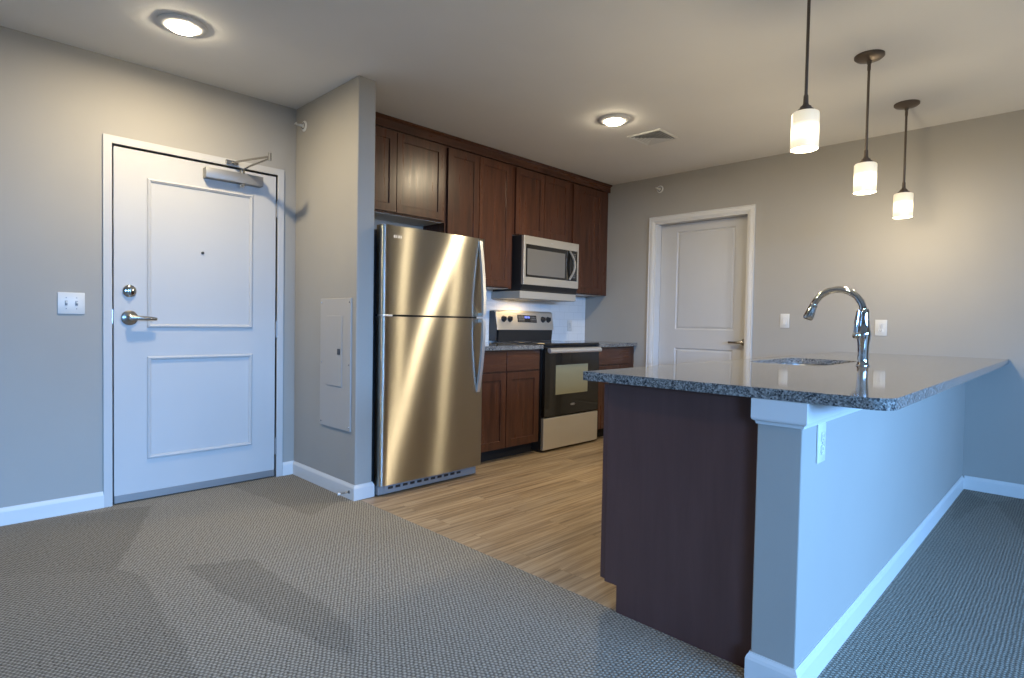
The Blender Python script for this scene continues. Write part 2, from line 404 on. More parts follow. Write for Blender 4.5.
b = MB(D); b.box(DX0+.011, yd-.006, .008, DX1-.008, yd, .052, .002); b.build('door_sweep', 'alu', D)
for zc in (1.843, 1.024, .217):
    b = MB(D); b.box(DX1-.006, yd-.003, zc-.058, DX1+.012, yd-.0005, zc+.058)
    b.lathe([(.009,-.058),(.009,-.02),(.008,-.019),(.009,-.018),(.009,.018),(.008,.019),(.009,.02),(.009,.058)], (DX1-.001, yd-.009, zc), n=12)
    b.build('hinge', 'alu', D, smooth=True)
b = MB(D); b.lathe([(.009,0),(.009,.004),(.004,.006),(0,.004)], (1.226, yd, 1.499), (0,-1,0), 14); b.build('peephole', 'black', D, smooth=True)
b = MB(D); b.lathe([(.035,0),(.036,.004),(.035,.010),(.028,.016),(.024,.018)], (.833, yd, 1.241), (0,-1,0), 28)
db = b.build('deadbolt', 'chrome', D, smooth=True)
b = MB(D); b.box(.829, yd-.030, 1.222, .837, yd-.017, 1.260, .002); b.build('thumb_turn', 'nickel', db, smooth=True)
b = MB(D); b.lathe([(.042,0),(.0435,.003),(.042,.009),(.032,.014),(.018,.016),(.013,.02),(.013,.045),(.010,.05)], (.833, yd, 1.085), (0,-1,0), 28)
lv = b.build('lever_handle', 'nickel', D, smooth=True)
b = MB(D); b.tube([(.828, yd-.048, 1.086), (.850, yd-.052, 1.086), (.900, yd-.050, 1.084), (.945, yd-.048, 1.082), (.962, yd-.047, 1.080)], [.015,.014,.0125,.011,.009], 12)
b.build('lever', 'nickel', lv, smooth=True)
b = MB(D); b.box(DX0, yd-.004, 1.05, DX0+.006, yd+.004, 1.13); b.build('latch_plate', 'nickel', D)
# door closer
b = MB(D); b.box(1.225, yd-.062, 1.966, 1.578, yd, 2.030, .004); clo = b.build('door_closer', 'alu', D, smooth=True)
b = MB(D); b.lathe([(.020,0),(.020,.010),(.014,.016),(.012,.024)], (1.452, yd-.034, 1.966), (0,0,-1), 18); b.build('pinion_cap', 'chrome', clo, smooth=True)
b = MB(D); b.lathe([(.015,0),(.015,.03),(.010,.034)], (1.452, yd-.034, 2.030), (0,0,1), 16)
b.tube([(1.452, yd-.034, 2.056), (1.462, yd-.15, 2.066), (1.492, yd-.365, 2.077)], .0105, 8, (1.3,.55))
b.build('closer_arm', 'nickel', clo, smooth=True)
b = MB(D); b.tube([(1.395, yd-.030, 2.094), (1.44, yd-.20, 2.092), (1.492, yd-.365, 2.090)], .0085, 8, (1.3,.6))
b.lathe([(.010,0),(.010,.048)], (1.492, yd-.366, 2.064), (0,0,1), 14)
b.build('forearm', 'nickel', clo, smooth=True)
b = MB(D); b.box(1.352, yd-.035, 2.080, 1.425, yd-.018, 2.106, .003); b.build('arm_bracket', 'nickel', clo)

# ------------------------------------------------------------------ inner door in the east wall (modelled facing -y, x = -world y)
IDX = thing('door_2', 'white two panel inner door set deep in its frame', 'door', (XB+.098, 0, 0), FACE_X, kind='structure')
# local x = -world y ; local y = world x - (XB+.098)
lx0, lx1 = -BY1+.020, -BY0-.020
def panel_slab(x0, x1, z0, z1, y, t, panels, rings):
    """door leaf with moulded panels: rings = [(inset, depth)...] stepping in"""
    b = MB()
    xs = sorted({x0, x1} | {p[0] for p in panels} | {p[1] for p in panels}); zs = sorted({z0, z1} | {p[2] for p in panels} | {p[3] for p in panels})
    pset = {(p[0], p[2]) for p in panels}
    for i in range(len(xs)-1):
        for j in range(len(zs)-1):
            if (xs[i], zs[j]) in pset: continue
            b.bm.faces.new([b.v(q) for q in ((xs[i],y,zs[j]),(xs[i+1],y,zs[j]),(xs[i+1],y,zs[j+1]),(xs[i],y,zs[j+1]))])
    for (a, c, e, g) in panels:
        prev = None
        for ins, dep in [(0,0)] + rings:
            R = [b.v(q) for q in ((a+ins,y+dep,e+ins),(c-ins,y+dep,e+ins),(c-ins,y+dep,g-ins),(a+ins,y+dep,g-ins))]
            if prev:
                for q in range(4): b.bm.faces.new((prev[q], prev[(q+1)%4], R[(q+1)%4], R[q]))
            prev = R
        b.bm.faces.new(prev)
    c = [b.v(q) for q in ((x0,y,z0),(x1,y,z0),(x1,y,z1),(x0,y,z1),(x0,y+t,z0),(x1,y+t,z0),(x1,y+t,z1),(x0,y+t,z1))]
    for q in ((0,1,5,4),(1,2,6,5),(2,3,7,6),(3,0,4,7),(7,6,5,4)): b.bm.faces.new([c[i] for i in q])
    bmesh.ops.remove_doubles(b.bm, verts=b.bm.verts[:], dist=1e-5)
    return b
RING = [(.006,.006),(.014,.009),(.026,.004),(.032,.003)]
pl0, pl1 = -2.862, -2.278
panel_slab(lx0+.003, lx1-.003, .012, BZ-.023, 0, .035, [(pl0, pl1, 1.060, 2.010), (pl0, pl1, .22, .880)], RING).build('door_leaf', 'door', IDX)
b = MB(); b.lathe([(.032,0),(.033,.003),(.030,.010),(.016,.013),(.0115,.018),(.0115,.045)], (-2.172, 0, .955), (0,-1,0), 24)
lv = b.build('lever_handle', 'nickel', IDX, smooth=True)
b = MB(); b.tube([(-2.168,-.046,.955),(-2.19,-.052,.955),(-2.24,-.052,.954),(-2.30,-.049,.953)], [.014,.0135,.012,.010], 12); b.build('lever', 'nickel', lv, smooth=True)
# jamb and casing
jb = MB(); JZ = BZ
jb.sweep([(BY1, 0), (BY1, JZ), (BY0, JZ), (BY0, 0)], [(-.002, XB-.001), (.019, XB-.001), (.019, XB+WT+.02), (-.002, XB+WT+.02)], lambda u,v,w: (w, u, v))
jb.box(XB+.134, BY0+.01, 0, XB+.140, BY1-.01, BZ-.01)
struct(jb.build('trim_2', 'trim'), 'white jamb lining the inner door opening', 'door frame')
cp = [(-.006, 0), (-.006, .010), (.003, .013), (.011, .017), (.032, .017), (.041, .013), (.044, .019), (.051, .019), (.051, 0)]
cs = MB(); cs.sweep([(BY1, 0), (BY1, JZ), (BY0, JZ), (BY0, 0)], [(-a, w) for a, w in cp], lambda u,v,w: (XB - w, u, v))
struct(cs.build('trim_3', 'trim'), 'white moulded casing around the inner door', 'door casing')

# ------------------------------------------------------------------ peninsula: half wall, trims, cabinet, slab, sink, faucet
XCOL, YW0, YW1, ZS = 1.793, .575, .706, .881
struct(MB().box(XCOL, YW0, 0, XB, YW1, ZS).build('wall_peninsula', 'wall', bevel=.004), 'half height grey wall carrying the granite peninsula counter', 'half wall')
o = MB().sweep([(XB-.012, YW0), (XCOL, YW0), (XCOL, YW1), (XCOL+.047, YW1)], BASE, XY).build('baseboard_peninsula', 'trim')
struct(o, 'white baseboard wrapping the foot of the peninsula half wall', 'baseboard')
CAP = [(0,.803),(.003,.803),(.006,.812),(.013,.816),(.015,.822),(.015,.8805),(0,.8805)]
o = MB().sweep([(XB, YW0), (XCOL, YW0), (XCOL, YW1), (XCOL+.045, YW1)], CAP, XY).build('trim_4', 'trim')
struct(o, 'white cap moulding under the peninsula counter', 'trim')

PC = thing('peninsula_cabinet', 'dark stained cabinet run under the granite peninsula with a plain end panel', 'cabinet', (1.842, .71, 0))
PX, PY1 = 1.842, 1.312
b = MB(PC); b.prism([(.7065,0),(1.238,0),(1.238,.103),(PY1-.018,.103),(PY1-.018,ZS),(.7065,ZS)], lambda u,v,w: (w,u,v), PX, PX+.018); b.build('end_panel', 'endp', PC, bevel=.0015)
b = MB(PC); b.box(PX+.018, .71, .103, XB-.001, PY1-.018, .60); b.box(PX+.018, .71, 0, XB-.001, 1.225, .103)
b.box(PX+.018, .71, .60, 2.85, PY1-.018, ZS-.001); b.box(3.81, .71, .60, XB-.001, PY1-.018, ZS-.001); b.box(2.85, PY1-.030, .60, 3.81, PY1-.018, ZS-.001)
b.build('carcass', 'endp', PC)
b = MB(PC); b.box(PX+.002, 1.226, 0, XB-.002, 1.238, .103); b.build('toe_kick', 'dark', PC)
def shaker(x0, x1, z0, z1, y, t=.020, fw_=.058, rec=.009, sgn=1):
    """shaker door front facing -y (sgn=1) or +y (sgn=-1)"""
    b = panel_slab(x0, x1, z0, z1, 0, t, [(x0+fw_, x1-fw_, z0+fw_, z1-fw_)], [(.0015, rec)])
    for v_ in b.bm.verts: v_.co.y = y + sgn*v_.co.y
    return b
def shift(b, root):
    for v_ in b.bm.verts: v_.co -= root.location
    return b
n = 6; wdt = (XB-.03-(PX+.004))/n
for i in range(n):
    x0 = PX + .004 + i*wdt
    shift(shaker(x0, x0+wdt-.004, .112, .868, PY1+.004, .020, sgn=-1), PC).build('door', 'endp', PC)

# granite slabs
def slab(name, outer, z0, z1, label, hole=None):
    b = MB(); loops = [outer] + ([hole] if hole else [])
    tops, bots = [], []
    for L in loops:
        tops.append([b.v((x,y,z1)) for x,y in L]); bots.append([b.v((x,y,z0)) for x,y in L])
    for T_, B_ in zip(tops, bots):
        n = len(T_)
        for i in range(n): b.bm.faces.new((B_[i], B_[(i+1)%n], T_[(i+1)%n], T_[i]))
    for grp in (tops, bots):
        es = []
        for L in grp:
            for i in range(len(L)): es.append(b.bm.edges.get((L[i], L[(i+1)%len(L)])))
        bmesh.ops.triangle_fill(b.bm, use_beauty=True, use_dissolve=False, edges=es)
    o = b.build(name, 'granite', bevel=.003)
    return tag(o, label, 'countertop')
def rrect(x0, y0, x1, y1, rs, n=8):
    """rounded rectangle, counter-clockwise from the (x0,y0) corner; rs = radii of the corners"""
    pts = []
    for (cx, cy, a0, r) in ((x0, y0, PI, rs[0]), (x1, y0, 1.5*PI, rs[1]), (x1, y1, 0, rs[2]), (x0, y1, .5*PI, rs[3])):
        sx_, sy_ = (1 if cx == x0 else -1), (1 if cy == y0 else -1)
        if r <= 0: pts.append((cx, cy)); continue
        for i in range(n+1):
            a = a0 + (PI/2)*i/n; pts.append((cx + sx_*r + r*math.cos(a), cy + sy_*r + r*math.sin(a)))
    return pts
XT, YT0, YT1 = 1.787, .353, 1.380
SX0, SX1, SY0, SY1 = 3.03, 3.73, .90, 1.27
slab('granite_countertop', rrect(XT, YT0, XB, YT1, (.055, 0, 0, .008)), ZS, .914, 'polished grey granite counter slab of the peninsula with a sink cutout', rrect(SX0, SY0, SX1, SY1, (.09,)*4))
# undermount sink
SK = thing('sink', 'stainless undermount sink set into the granite peninsula', 'sink', ((SX0+SX1)/2, (SY0+SY1)/2, .70))
b = MB(SK); lv_ = []
for ins, z_, r in ((-.010, ZS-.001, .095), (-.004, ZS-.001, .09), (0, ZS-.012, .085), (.012, .72, .075), (.030, .702, .07), (.09, .700, .06)):
    lv_.append([b.v((x,y,z_)) for x,y in rrect(SX0+ins, SY0+ins, SX1-ins, SY1-ins, (r,)*4)])
for p, q in zip(lv_, lv_[1:]):
    for i in range(len(p)): b.bm.faces.new((p[i], p[(i+1)%len(p)], q[(i+1)%len(p)], q[i]))
b.bm.faces.new(lv_[-1])
o = b.build('basin', 'sinksteel', SK, smooth=True); sd = o.modifiers.new('t', 'SOLIDIFY'); sd.thickness = .002; sd.offset = -1
b = MB(SK); b.lathe([(.045,.0),(.044,.003),(.036,.002),(.034,-.0),(0,.0)], ((SX0+SX1)/2, (SY0+SY1)/2, .702), n=24); b.build('drain', 'chrome', SK, smooth=True)
# faucet
FX, FY = 3.28, .782
FA = thing('faucet', 'tall polished chrome gooseneck faucet standing behind the sink', 'faucet', (FX, FY, .914))
b = MB(FA); b.lathe([(.031,0),(.031,.004),(.027,.010),(.0255,.03),(.0245,.06),(.026,.10),(.030,.135),(.032,.155),(.031,.168),(.026,.185),(.0225,.22),(.021,.255),(.0205,.275),(.017,.283)], (FX,FY,.914), n=32)
b.build('body', 'chrome', FA, smooth=True)
cyy, czz, R = FY+.124, 1.178, .119
path = [(FX, FY+.005, 1.185)] + [(FX, cyy - R*math.cos(a), czz + R*math.sin(a)) for a in [PI*i/22*.90 for i in range(23)]]
b = MB(FA); b.tube(path, .0165, 18); b.build('spout', 'chrome', FA, smooth=True)
pe, pd = Vector(path[-1]), (Vector(path[-1]) - Vector(path[-2])).normalized()
b = MB(FA); b.lathe([(.0175,-.012),(.0195,-.004),(.0185,.0),(.0205,.012),(.0245,.050),(.0255,.066),(.024,.071)], pe, pd, 24)
sh = b.build('spray_head', 'chrome', FA, smooth=True)
b = MB(FA); b.lathe([(.0235,.071),(.020,.076),(0,.076)], pe, pd, 24); b.build('nozzle', 'black', sh, smooth=True)
side = Vector((-.69, .72, 0)).normalized(); hp = Vector((FX, FY, 0)) + side*.033
b = MB(FA); b.lathe([(.017,-.020),(.0175,.010),(.014,.017)], (hp.x, hp.y, 1.066), side, 20)
b.tube([tuple(hp+side*.004+Vector((0,0,1.064))), tuple(hp+side*.008+Vector((0,0,1.10))), tuple(hp+side*.003+Vector((0,0,1.15))), tuple(hp-side*.002+Vector((0,0,1.188)))], [.011,.0115,.010,.0075], 12)
b.build('lever', 'chrome', FA, smooth=True)

# ------------------------------------------------------------------ sockets and switches (modelled facing -y)
def plate(name, label, cat, loc, rz, w_, h_, kind):
    t = thing(name, label, cat, loc, rz)
    MB().box(-w_/2, -.006, -h_/2, w_/2, 0, h_/2, .003).build('cover_plate', 'plate', t, smooth=True)
    if kind == 'toggle2':
        for dx in (-.023, .023):
            MB().box(dx-.006, -.0065, -.013, dx+.006, -.0055, .013).build('slot', 'key', t)
            MB().box(dx-.004, -.017, -.001, dx+.004, -.006, .010, .002).build('toggle', 'plate', t, smooth=True)
            for dz in (-.03, .03): MB().lathe([(.003,0),(.003,.001),(0,.0015)], (dx, -.006, dz), (0,-1,0), 10).build('screw', 'alu', t, smooth=True)
    elif kind == 'rocker':
        MB().box(-.017, -.0085, -.034, .017, -.006, .034, .0012).build('rocker_frame', 'plate', t)
        MB().prism([(-.008,-.030),(-.0125,-.030),(-.0085,.030),(-.008,.030)], lambda u,v,w: (w,u,v), -.014, .014).build('rocker', 'trim', t)
    elif kind == 'duplex':
        for dz in (-.020, .020):
            r = MB().box(-.015, -.0085, dz-.014, .015, -.006, dz+.014, .004).build('receptacle', 'trim', t, smooth=True)
            g = MB(); g.box(-.0065, -.0089, dz-.002, -.0045, -.0084, dz+.007); g.box(.0045, -.0089, dz-.002, .0065, -.0084, dz+.007); g.lathe([(.0024,0),(.0024,.0006)], (0,-.0083,dz-.008), (0,-1,0), 10)
            g.build('slots', 'key', r)
        MB().lathe([(.003,0),(.003,.001),(0,.0015)], (0, -.006, 0), (0,-1,0), 10).build('screw', 'alu', t, smooth=True)
    return t
plate('light_switch', 'white double toggle switch plate on the wall left of the entry door', 'light switch', (.560, YE, 1.160), 0, .120, .118, 'toggle2')
plate('light_switch', 'white rocker switch plate on the wall between inner door and faucet', 'light switch', (XB, 1.795, 1.152), FACE_X, .074, .118, 'rocker')
plate('wall_outlet', 'white duplex outlet on the long wall right of the faucet', 'outlet', (XB, 1.096, 1.108), FACE_X, .078, .120, 'duplex')
plate('wall_outlet', 'pale outlet on the blue lit side of the peninsula half wall under the counter', 'outlet', (1.955, YW0, .742), 0, .074, .122, 'duplex')
plate('wall_outlet', 'white outlet on the tile backsplash right of the range', 'outlet', (4.80, YK-.009, 1.075), 0, .072, .116, 'duplex')

# ------------------------------------------------------------------ electrical panel on the partition (facing -x)
EP = thing('electrical_panel', 'flush grey painted breaker panel cover on the partition wall', 'electrical panel', (XP, 3.363, .41), FACE_X)
# local x = 3.363 - y
MB().box(-.193, -.010, 0, .193, 0, .820, .003).build('cover', 'panel_paint', EP)
d_ = MB().box(-.100, -.015, .268, .093, -.010, .710, .002).build('breaker_door', 'panel_paint', EP)
MB().box(.045, -.020, .468, .078, -.015, .505, .003).build('latch', 'greyside', d_)
for sx_, sz_ in ((-.175,.025),(.175,.025),(-.175,.41),(.175,.41),(-.175,.795),(.175,.795)):
    MB().lathe([(.006,0),(.005,.002),(0,.003)], (sx_, -.010, sz_), (0,-1,0), 12).build('screw', 'nickel', EP, smooth=True)

# spring door stop
DS = thing('door_stop', 'small spring door stop on the partition baseboard', 'door stop', (XP-.012, 3.165, .045))
b = MB(DS); b.lathe([(.011,0),(.011,.004),(.006,.006)], (XP-.012, 3.165, .045), (-1,0,0), 14)
hel = [(XP-.018-.055*t/60, 3.165+.0045*math.cos(t*.9), .045+.0045*math.sin(t*.9)) for t in range(61)]
b.tube(hel, .0014, 6); b.build('spring', 'nickel', DS, smooth=True)
b = MB(DS); b.lathe([(.0065,0),(.0085,.003),(.0085,.012),(.006,.016)], (XP-.073, 3.165, .045), (-1,0,0), 14); b.build('tip', 'plate', DS, smooth=True)

# sprinkler heads
SP = thing('fire_sprinkler', 'white sidewall sprinkler high on the partition wall', 'sprinkler', (XP, 3.825, 2.408), FACE_X, 'sidewall sprinklers')
MB().lathe([(.036,0),(.036,.003),(.031,.008),(.022,.010),(.012,.010)], (0,0,0), (0,-1,0), 24).build('escutcheon', 'plate', SP, smooth=True)
b = MB(); b.lathe([(.008,0),(.008,.022)], (0,-.011,0), (0,-1,0), 14)
b.tube([(-.010,-.030,0),(-.012,-.045,0),(-.004,-.058,0)], .003, 8); b.tube([(.010,-.030,0),(.012,-.045,0),(.004,-.058,0)], .003, 8)
b.build('head', 'plate', SP, smooth=True)
MB().box(-.016, -.064, .000, .016, -.060, .010, .001).build('deflector', 'plate', SP)
MB().lathe([(.0235,-.0095),(.0235,.0105),(.0175,.0115),(.0175,-.009)], n=24, axis=(0,-1,0), cap=False).build('recess_ring', 'greyside', SP, smooth=True)
dup(SP, (XB, 3.006, 2.428), 'white sidewall sprinkler high on the wall above the inner door')

# ------------------------------------------------------------------ ceiling fittings
CLG = 'flush ceiling lights'
CL = thing('ceiling_light', 'round flush ceiling light glowing near the entry door', 'ceiling light', (.912, 3.252, ZC), 0, CLG)
MB().lathe([(.112,0),(.112,-.006),(.106,-.010),(.080,-.015),(.062,-.0165),(.058,-.014)], n=40, cap=False).build('trim_ring', 'trim', CL, smooth=True)
MB().lathe([(.0612,-.0155),(.0605,-.022),(.055,-.027),(.040,-.030),(.020,-.032),(0,-.0325)], n=40, cap=False).build('lens', 'lens', CL, smooth=True)
CL2 = dup(CL, (3.452, 2.430, ZC), 'round flush ceiling light glowing over the kitchen aisle')
for root in (CL, CL2):
    l = bpy.data.lights.new('lamp', 'AREA'); l.shape = 'DISK'; l.size = .13; l.energy = P_CEIL; l.color = WARM
    o = bpy.data.objects.new('lamp', l); COL.objects.link(o); o.parent = root; o.location = (0,0,-.042)

AV = thing('air_vent', 'square white four way air vent in the kitchen ceiling', 'vent', (3.975, 2.432, ZC))
h = .143
sq = lambda a: [(-a,-a),(a,-a),(a,a),(-a,a)]
MB().sweep(sq(h), [(0,0),(0,-.006),(.012,-.010),(.020,-.006),(.020,0)], XY, closed=True).build('frame', 'plate', AV)
for a in (.115, .094, .073, .052, .031): MB().sweep(sq(a), [(0,-.0085),(0,-.0105),(.009,-.0075),(.009,-.0055)], XY, closed=True).build('louver', 'trim', AV)
MB().box(-.012,-.012,-.0105,.012,.012,-.0075).build('center_plate', 'trim', AV)
MB().box(-.125,-.125,-.0045,.125,.125,-.0005).build('duct', 'greyside', AV)

PG = 'pendants over the peninsula'
def pendant(label, x, y, zb):
    """zb: height of the open lower rim of the glass"""
    t = thing('pendant_light', label, 'pendant light', (x, y, zb), 0, PG); c = ZC - zb
    MB().lathe([(.071,c),(.071,c-.010),(.062,c-.018),(.030,c-.024),(.012,c-.030),(.010,c-.045)], n=36).build('canopy', 'bronze', t, smooth=True)
    b = MB(); b.lathe([(.0065,.215),(.0065,c-.044)], n=14); b.lathe([(.0085,c-.078),(.0085,c-.050)], n=14); b.build('rod', 'bronze', t, smooth=True)
    MB().lathe([(.035,.153),(.0355,.160),(.030,.167),(.0235,.170),(.0215,.178),(.0135,.184),(.0105,.192),(.0095,.222),(.007,.228)], n=30).build('socket_cap', 'bronze', t, smooth=True)
    MB().lathe([(.033,.154),(.049,.153),(.0535,.148),(.054,.138),(.054,.004),(.053,0),(.0495,.002),(.0495,.131),(.040,.147)], n=40, cap=False).build('glass_shade', 'opal', t, smooth=True)
    MB().lathe([(0,.021),(.018,.027),(.029,.049),(.029,.066),(.017,.106),(.013,.146)], n=24, cap=False).build('bulb', 'bulb', t, smooth=True)
    l = bpy.data.lights.new('lamp', 'POINT'); l.shadow_soft_size = .045; l.energy = P_PEND; l.color = WARM
    o = bpy.data.objects.new('lamp', l); COL.objects.link(o); o.parent = t; o.location = (0,0,-.049)
pendant('nearest pendant light with a glowing white glass cylinder shade above the peninsula corner', 2.612, .868, 1.851)
pendant('middle pendant light of the row above the peninsula', 3.545, .865, 1.828)
pendant('farthest pendant light of the row nearest the long wall', 4.455, .865, 1.824)

# ------------------------------------------------------------------ kitchen wall: backsplash, cabinets
struct(MB().box(2.80, YK-.008, .9145, XB-.001, YK, 1.392).build('wall_backsplash', 'tile'), 'white tile backsplash behind the range', 'backsplash')
YF = 3.620
def upper(name, label, x0, x1, z0, doors, dz0, dz1, under=True):
    t = thing(name, label, 'cabinet', (x0, YF, z0))
    b = MB(t); b.box(x0, YF, z0, x1, YK-.001, 2.487); b.build('carcass', 'cab', t)
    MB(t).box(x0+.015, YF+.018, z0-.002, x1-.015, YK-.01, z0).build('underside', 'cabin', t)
    for a, c in doors:
        shift(shaker(a, c, dz0, dz1, YF-.021, .020), t).build('door', 'cab', t, bevel=.0015)
    return t
upper('wall_cabinet', 'short brown cabinet with two shaker doors above the refrigerator', 1.943, 2.878, 1.872, [(1.957, 2.415), (2.421, 2.858)], 1.885, 2.463)
upper('wall_cabinet', 'tall brown cabinet with two shaker doors between refrigerator and microwave', 2.880, 3.640, 1.395, [(2.897, 3.225), (3.231, 3.600)], 1.405, 2.463)
upper('wall_cabinet', 'short brown cabinet with two shaker doors above the microwave', 3.642, 4.446, 1.872, [(3.662, 4.035), (4.041, 4.405)], 1.883, 2.463)
upper('wall_cabinet', 'single door brown cabinet right of the microwave against the long wall', 4.448, 5.068, 1.395, [(4.468, 4.955)], 1.405, 2.463)
o = MB().sweep([(XB-.001, YF), (1.943, YF)], [(-.02,2.487),(-.02,2.552),(.050,2.552),(.050,2.546),(.044,2.540),(.030,2.534),(.026,2.528),(.026,2.476),(.0,2.476),(.0,2.487)], XY).build('crown_moulding', 'cabh')
tag(o, 'brown crown board running along the top of all wall cabinets', 'moulding')

def base_cab(name, label, x0, x1, fronts):
    t = thing(name, label, 'cabinet', (x0, 3.262, 0))
    b = MB(t); b.box(x0, 3.262, .095, x1, YK-.001, .8805); b.build('carcass', 'cab', t)
    MB(t).box(x0+.002, 3.330, 0, x1-.002, 3.345, .095).build('toe_kick', 'dark', t)
    for a, c in fronts:
        MB(t).box(a, 3.241, .712, c, 3.2615, .866, .002).build('drawer_front', 'cabh', t)
        shift(shaker(a, c, .104, .700, 3.241, .020), t).build('door', 'cab', t, bevel=.0015)
    return t
base_cab('base_cabinet', 'brown base cabinet with two doors and drawers left of the range', 2.835, 3.630, [(2.850, 3.222), (3.230, 3.612)])
base_cab('base_cabinet', 'brown base cabinet with a door and drawer right of the range', 4.430, 5.068, [(4.448, 4.95)])
slab('granite_countertop', rrect(2.82, 3.222, 3.642, YK-.009, (.004, .004, 0, 0)), ZS, .914, 'short granite counter between refrigerator and range')
slab('granite_countertop', rrect(4.426, 3.222, XB-.001, YK-.009, (.004, .004, 0, 0)), ZS, .914, 'short granite counter right of the range against the wall')

# ------------------------------------------------------------------ refrigerator
FRX0, FRX1, FRY = 1.962, 2.812, 3.062
RF = thing('refrigerator', 'stainless top freezer refrigerator with bowed handles beside the partition wall', 'refrigerator', (FRX0, FRY, 0))
b = MB(RF); b.box(FRX0+.012, FRY+.085, .035, FRX1-.012, 3.86, 1.666, .006); b.build('case', 'greyside', RF)
def fridge_door(z0, z1, seed):
    b = MB(RF); nx, nz = 36, 24; rnd = random.Random(seed); ph = [rnd.uniform(0, 6) for _ in range(4)]
    er, dep = .022, .070; xs, ys = [], []
    for i in range(nx+1):
        u = i/nx
        # rounded side edges, then the gently bowed face
        if i < 6: a = PI/2*(i/6); xs.append(FRX0 + er*(1-math.cos(a))); ys.append(er*(1-math.sin(a)))
        elif i > nx-6: a = PI/2*((nx-i)/6); xs.append(FRX1 - er*(1-math.cos(a))); ys.append(er*(1-math.sin(a)))
        else: xs.append(FRX0+er + (FRX1-FRX0-2*er)*(i-6)/(nx-12)); ys.append(0)
    G = []
    for j in range(nz+1):
        z = z0 + (z1-z0)*j/nz; row = []
        for i in range(nx+1):
            u = (xs[i]-FRX0)/(FRX1-FRX0); v = (z - .06)/1.61
            y = FRY + ys[i] - .007*(1-(2*u-1)**2) + .0011*math.sin(2.2*v*PI + ph[0] + 2.0*u) * (1-(2*u-1)**2)
            row.append(b.v((xs[i], y, z)))
        G.append(row)
    for j in range(nz):
        for i in range(nx): b.bm.faces.new((G[j][i], G[j][i+1], G[j+1][i+1], G[j+1][i]))
    bk = [[b.v((x, FRY+dep, z)) for x in (FRX0, FRX1)] for z in (z0, z1)]
    # sides, top, bottom, back
    b.bm.faces.new([r[0] for r in G] + [bk[1][0], bk[0][0]]); b.bm.faces.new([r[-1] for r in G] + [bk[1][1], bk[0][1]])
    b.bm.faces.new(G[0] + [bk[0][1], bk[0][0]]); b.bm.faces.new(G[-1] + [bk[1][1], bk[1][0]])
    b.bm.faces.new((bk[0][0], bk[0][1], bk[1][1], bk[1][0]))
    return b
fz = fridge_door(1.134, 1.686, 3).build('freezer_door', 'steel', RF, smooth=True)
fd = fridge_door(.068, 1.122, 3).build('fridge_door', 'steel', RF, smooth=True)
MB(RF).box(FRX0+.01, FRY+.072, .06, FRX1-.01, FRY+.084, 1.676).build('gasket', 'black', RF)
def bow(x, z0, z1, out, up):
    """flat bow handle: flush at the far end, standing off at the gap"""
    P = []; n = 18
    for i in range(n+1):
        t = i/n; P.append((x, FRY - .004 - out*math.sin(PI/2*min(1, t*1.15))**1.0, z0 + (z1-z0)*t))
    return MB(RF).tube(P, [.010]*3 + [.013]*(n-2), 12, (1.0, 1.0))
def handle_bar(zf, zg):
    n = 20; b = MB(RF); prev = None
    for i in range(n+1):
        t = i/n; z = zf + (zg-zf)*t; off = .052*math.sin(PI/2*t)**.9 + .004
        yo = FRY - .004 - off; x0, x1 = 2.744, 2.778
        r = [b.v(p) for p in ((x0, yo+.014, z), (x0+.004, yo, z), (x1-.004, yo, z), (x1, yo+.014, z))]
        if prev:
            for q in range(4): b.bm.faces.new((prev[q], prev[(q+1)%4], r[(q+1)%4], r[q]))
        else: b.bm.faces.new(r)
        prev = r
    b.bm.faces.new(prev[::-1])
    b.box(2.750, FRY-.05, zg-.012 if zg < zf else zg-.012, 2.772, FRY-.002, zg+.012)
    return b
handle_bar(1.668, 1.150).build('handle', 'handle', fz, smooth=True)
handle_bar(.60, 1.106).build('handle', 'handle', fd, smooth=True)
b = MB(RF); b.box(FRX0+.004, FRY-.004, 1.1215, FRX0+.075, FRY+.06, 1.1345, .003); b.build('hinge_cover', 'handle', RF)
# small badge top left of the freezer door
b = MB(RF); b.lathe([(.010,0),(.010,.0016)], (FRX0+.060, FRY+.0005, 1.618), (0,-1,0), 20)
for i, wd in enumerate((.010,.006,.010,.008)): b.box(FRX0+.078+i*.016, FRY-.0045, 1.610, FRX0+.078+i*.016+wd, FRY-.001, 1.626)
b.build('badge', 'handle', fz)
b = MB(RF); b.box(FRX0+.004, FRY+.026, .008, FRX1-.035, FRY+.082, .062, .003); gr = b.build('base_grille', 'grille', RF)
b = MB(RF)
for i in range(11): b.box(FRX0+.075+i*.056, FRY+.0245, .034, FRX0+.075+i*.056+.036, FRY+.028, .050)
b.build('grille_slots', 'black', gr)
for x in (FRX0+.05, FRX1-.08): MB(RF).lathe([(.016,-.003),(.016,.036)], (x, FRY+.13, 0), n=14).build('foot', 'black', RF)

# ------------------------------------------------------------------ range
RX0, RX1, RY = 3.650, 4.418, 3.222
RG = thing('range', 'stainless electric range with black glass cooktop and oven door', 'range', (RX0, RY, 0))
b = MB(RG); b.box(RX0+.003, RY+.032, .012, RX1-.003, 3.85, .905); b.build('body', 'black', RG)
b = MB(RG); b.box(RX0, RY, .905, RX1, 3.80, .926, .004); ct = b.build('cooktop', 'glass', RG)
for cx_, cy_, r_ in ((3.84, 3.40, .10), (4.25, 3.40, .075), (3.84, 3.66, .075), (4.25, 3.66, .10)):
    MB(RG).lathe([(r_,.9262),(r_,.9266),(r_-.004,.9266),(r_-.004,.9262)], (cx_, cy_, 0), n=40, cap=False).build('burner_ring', 'key', ct)
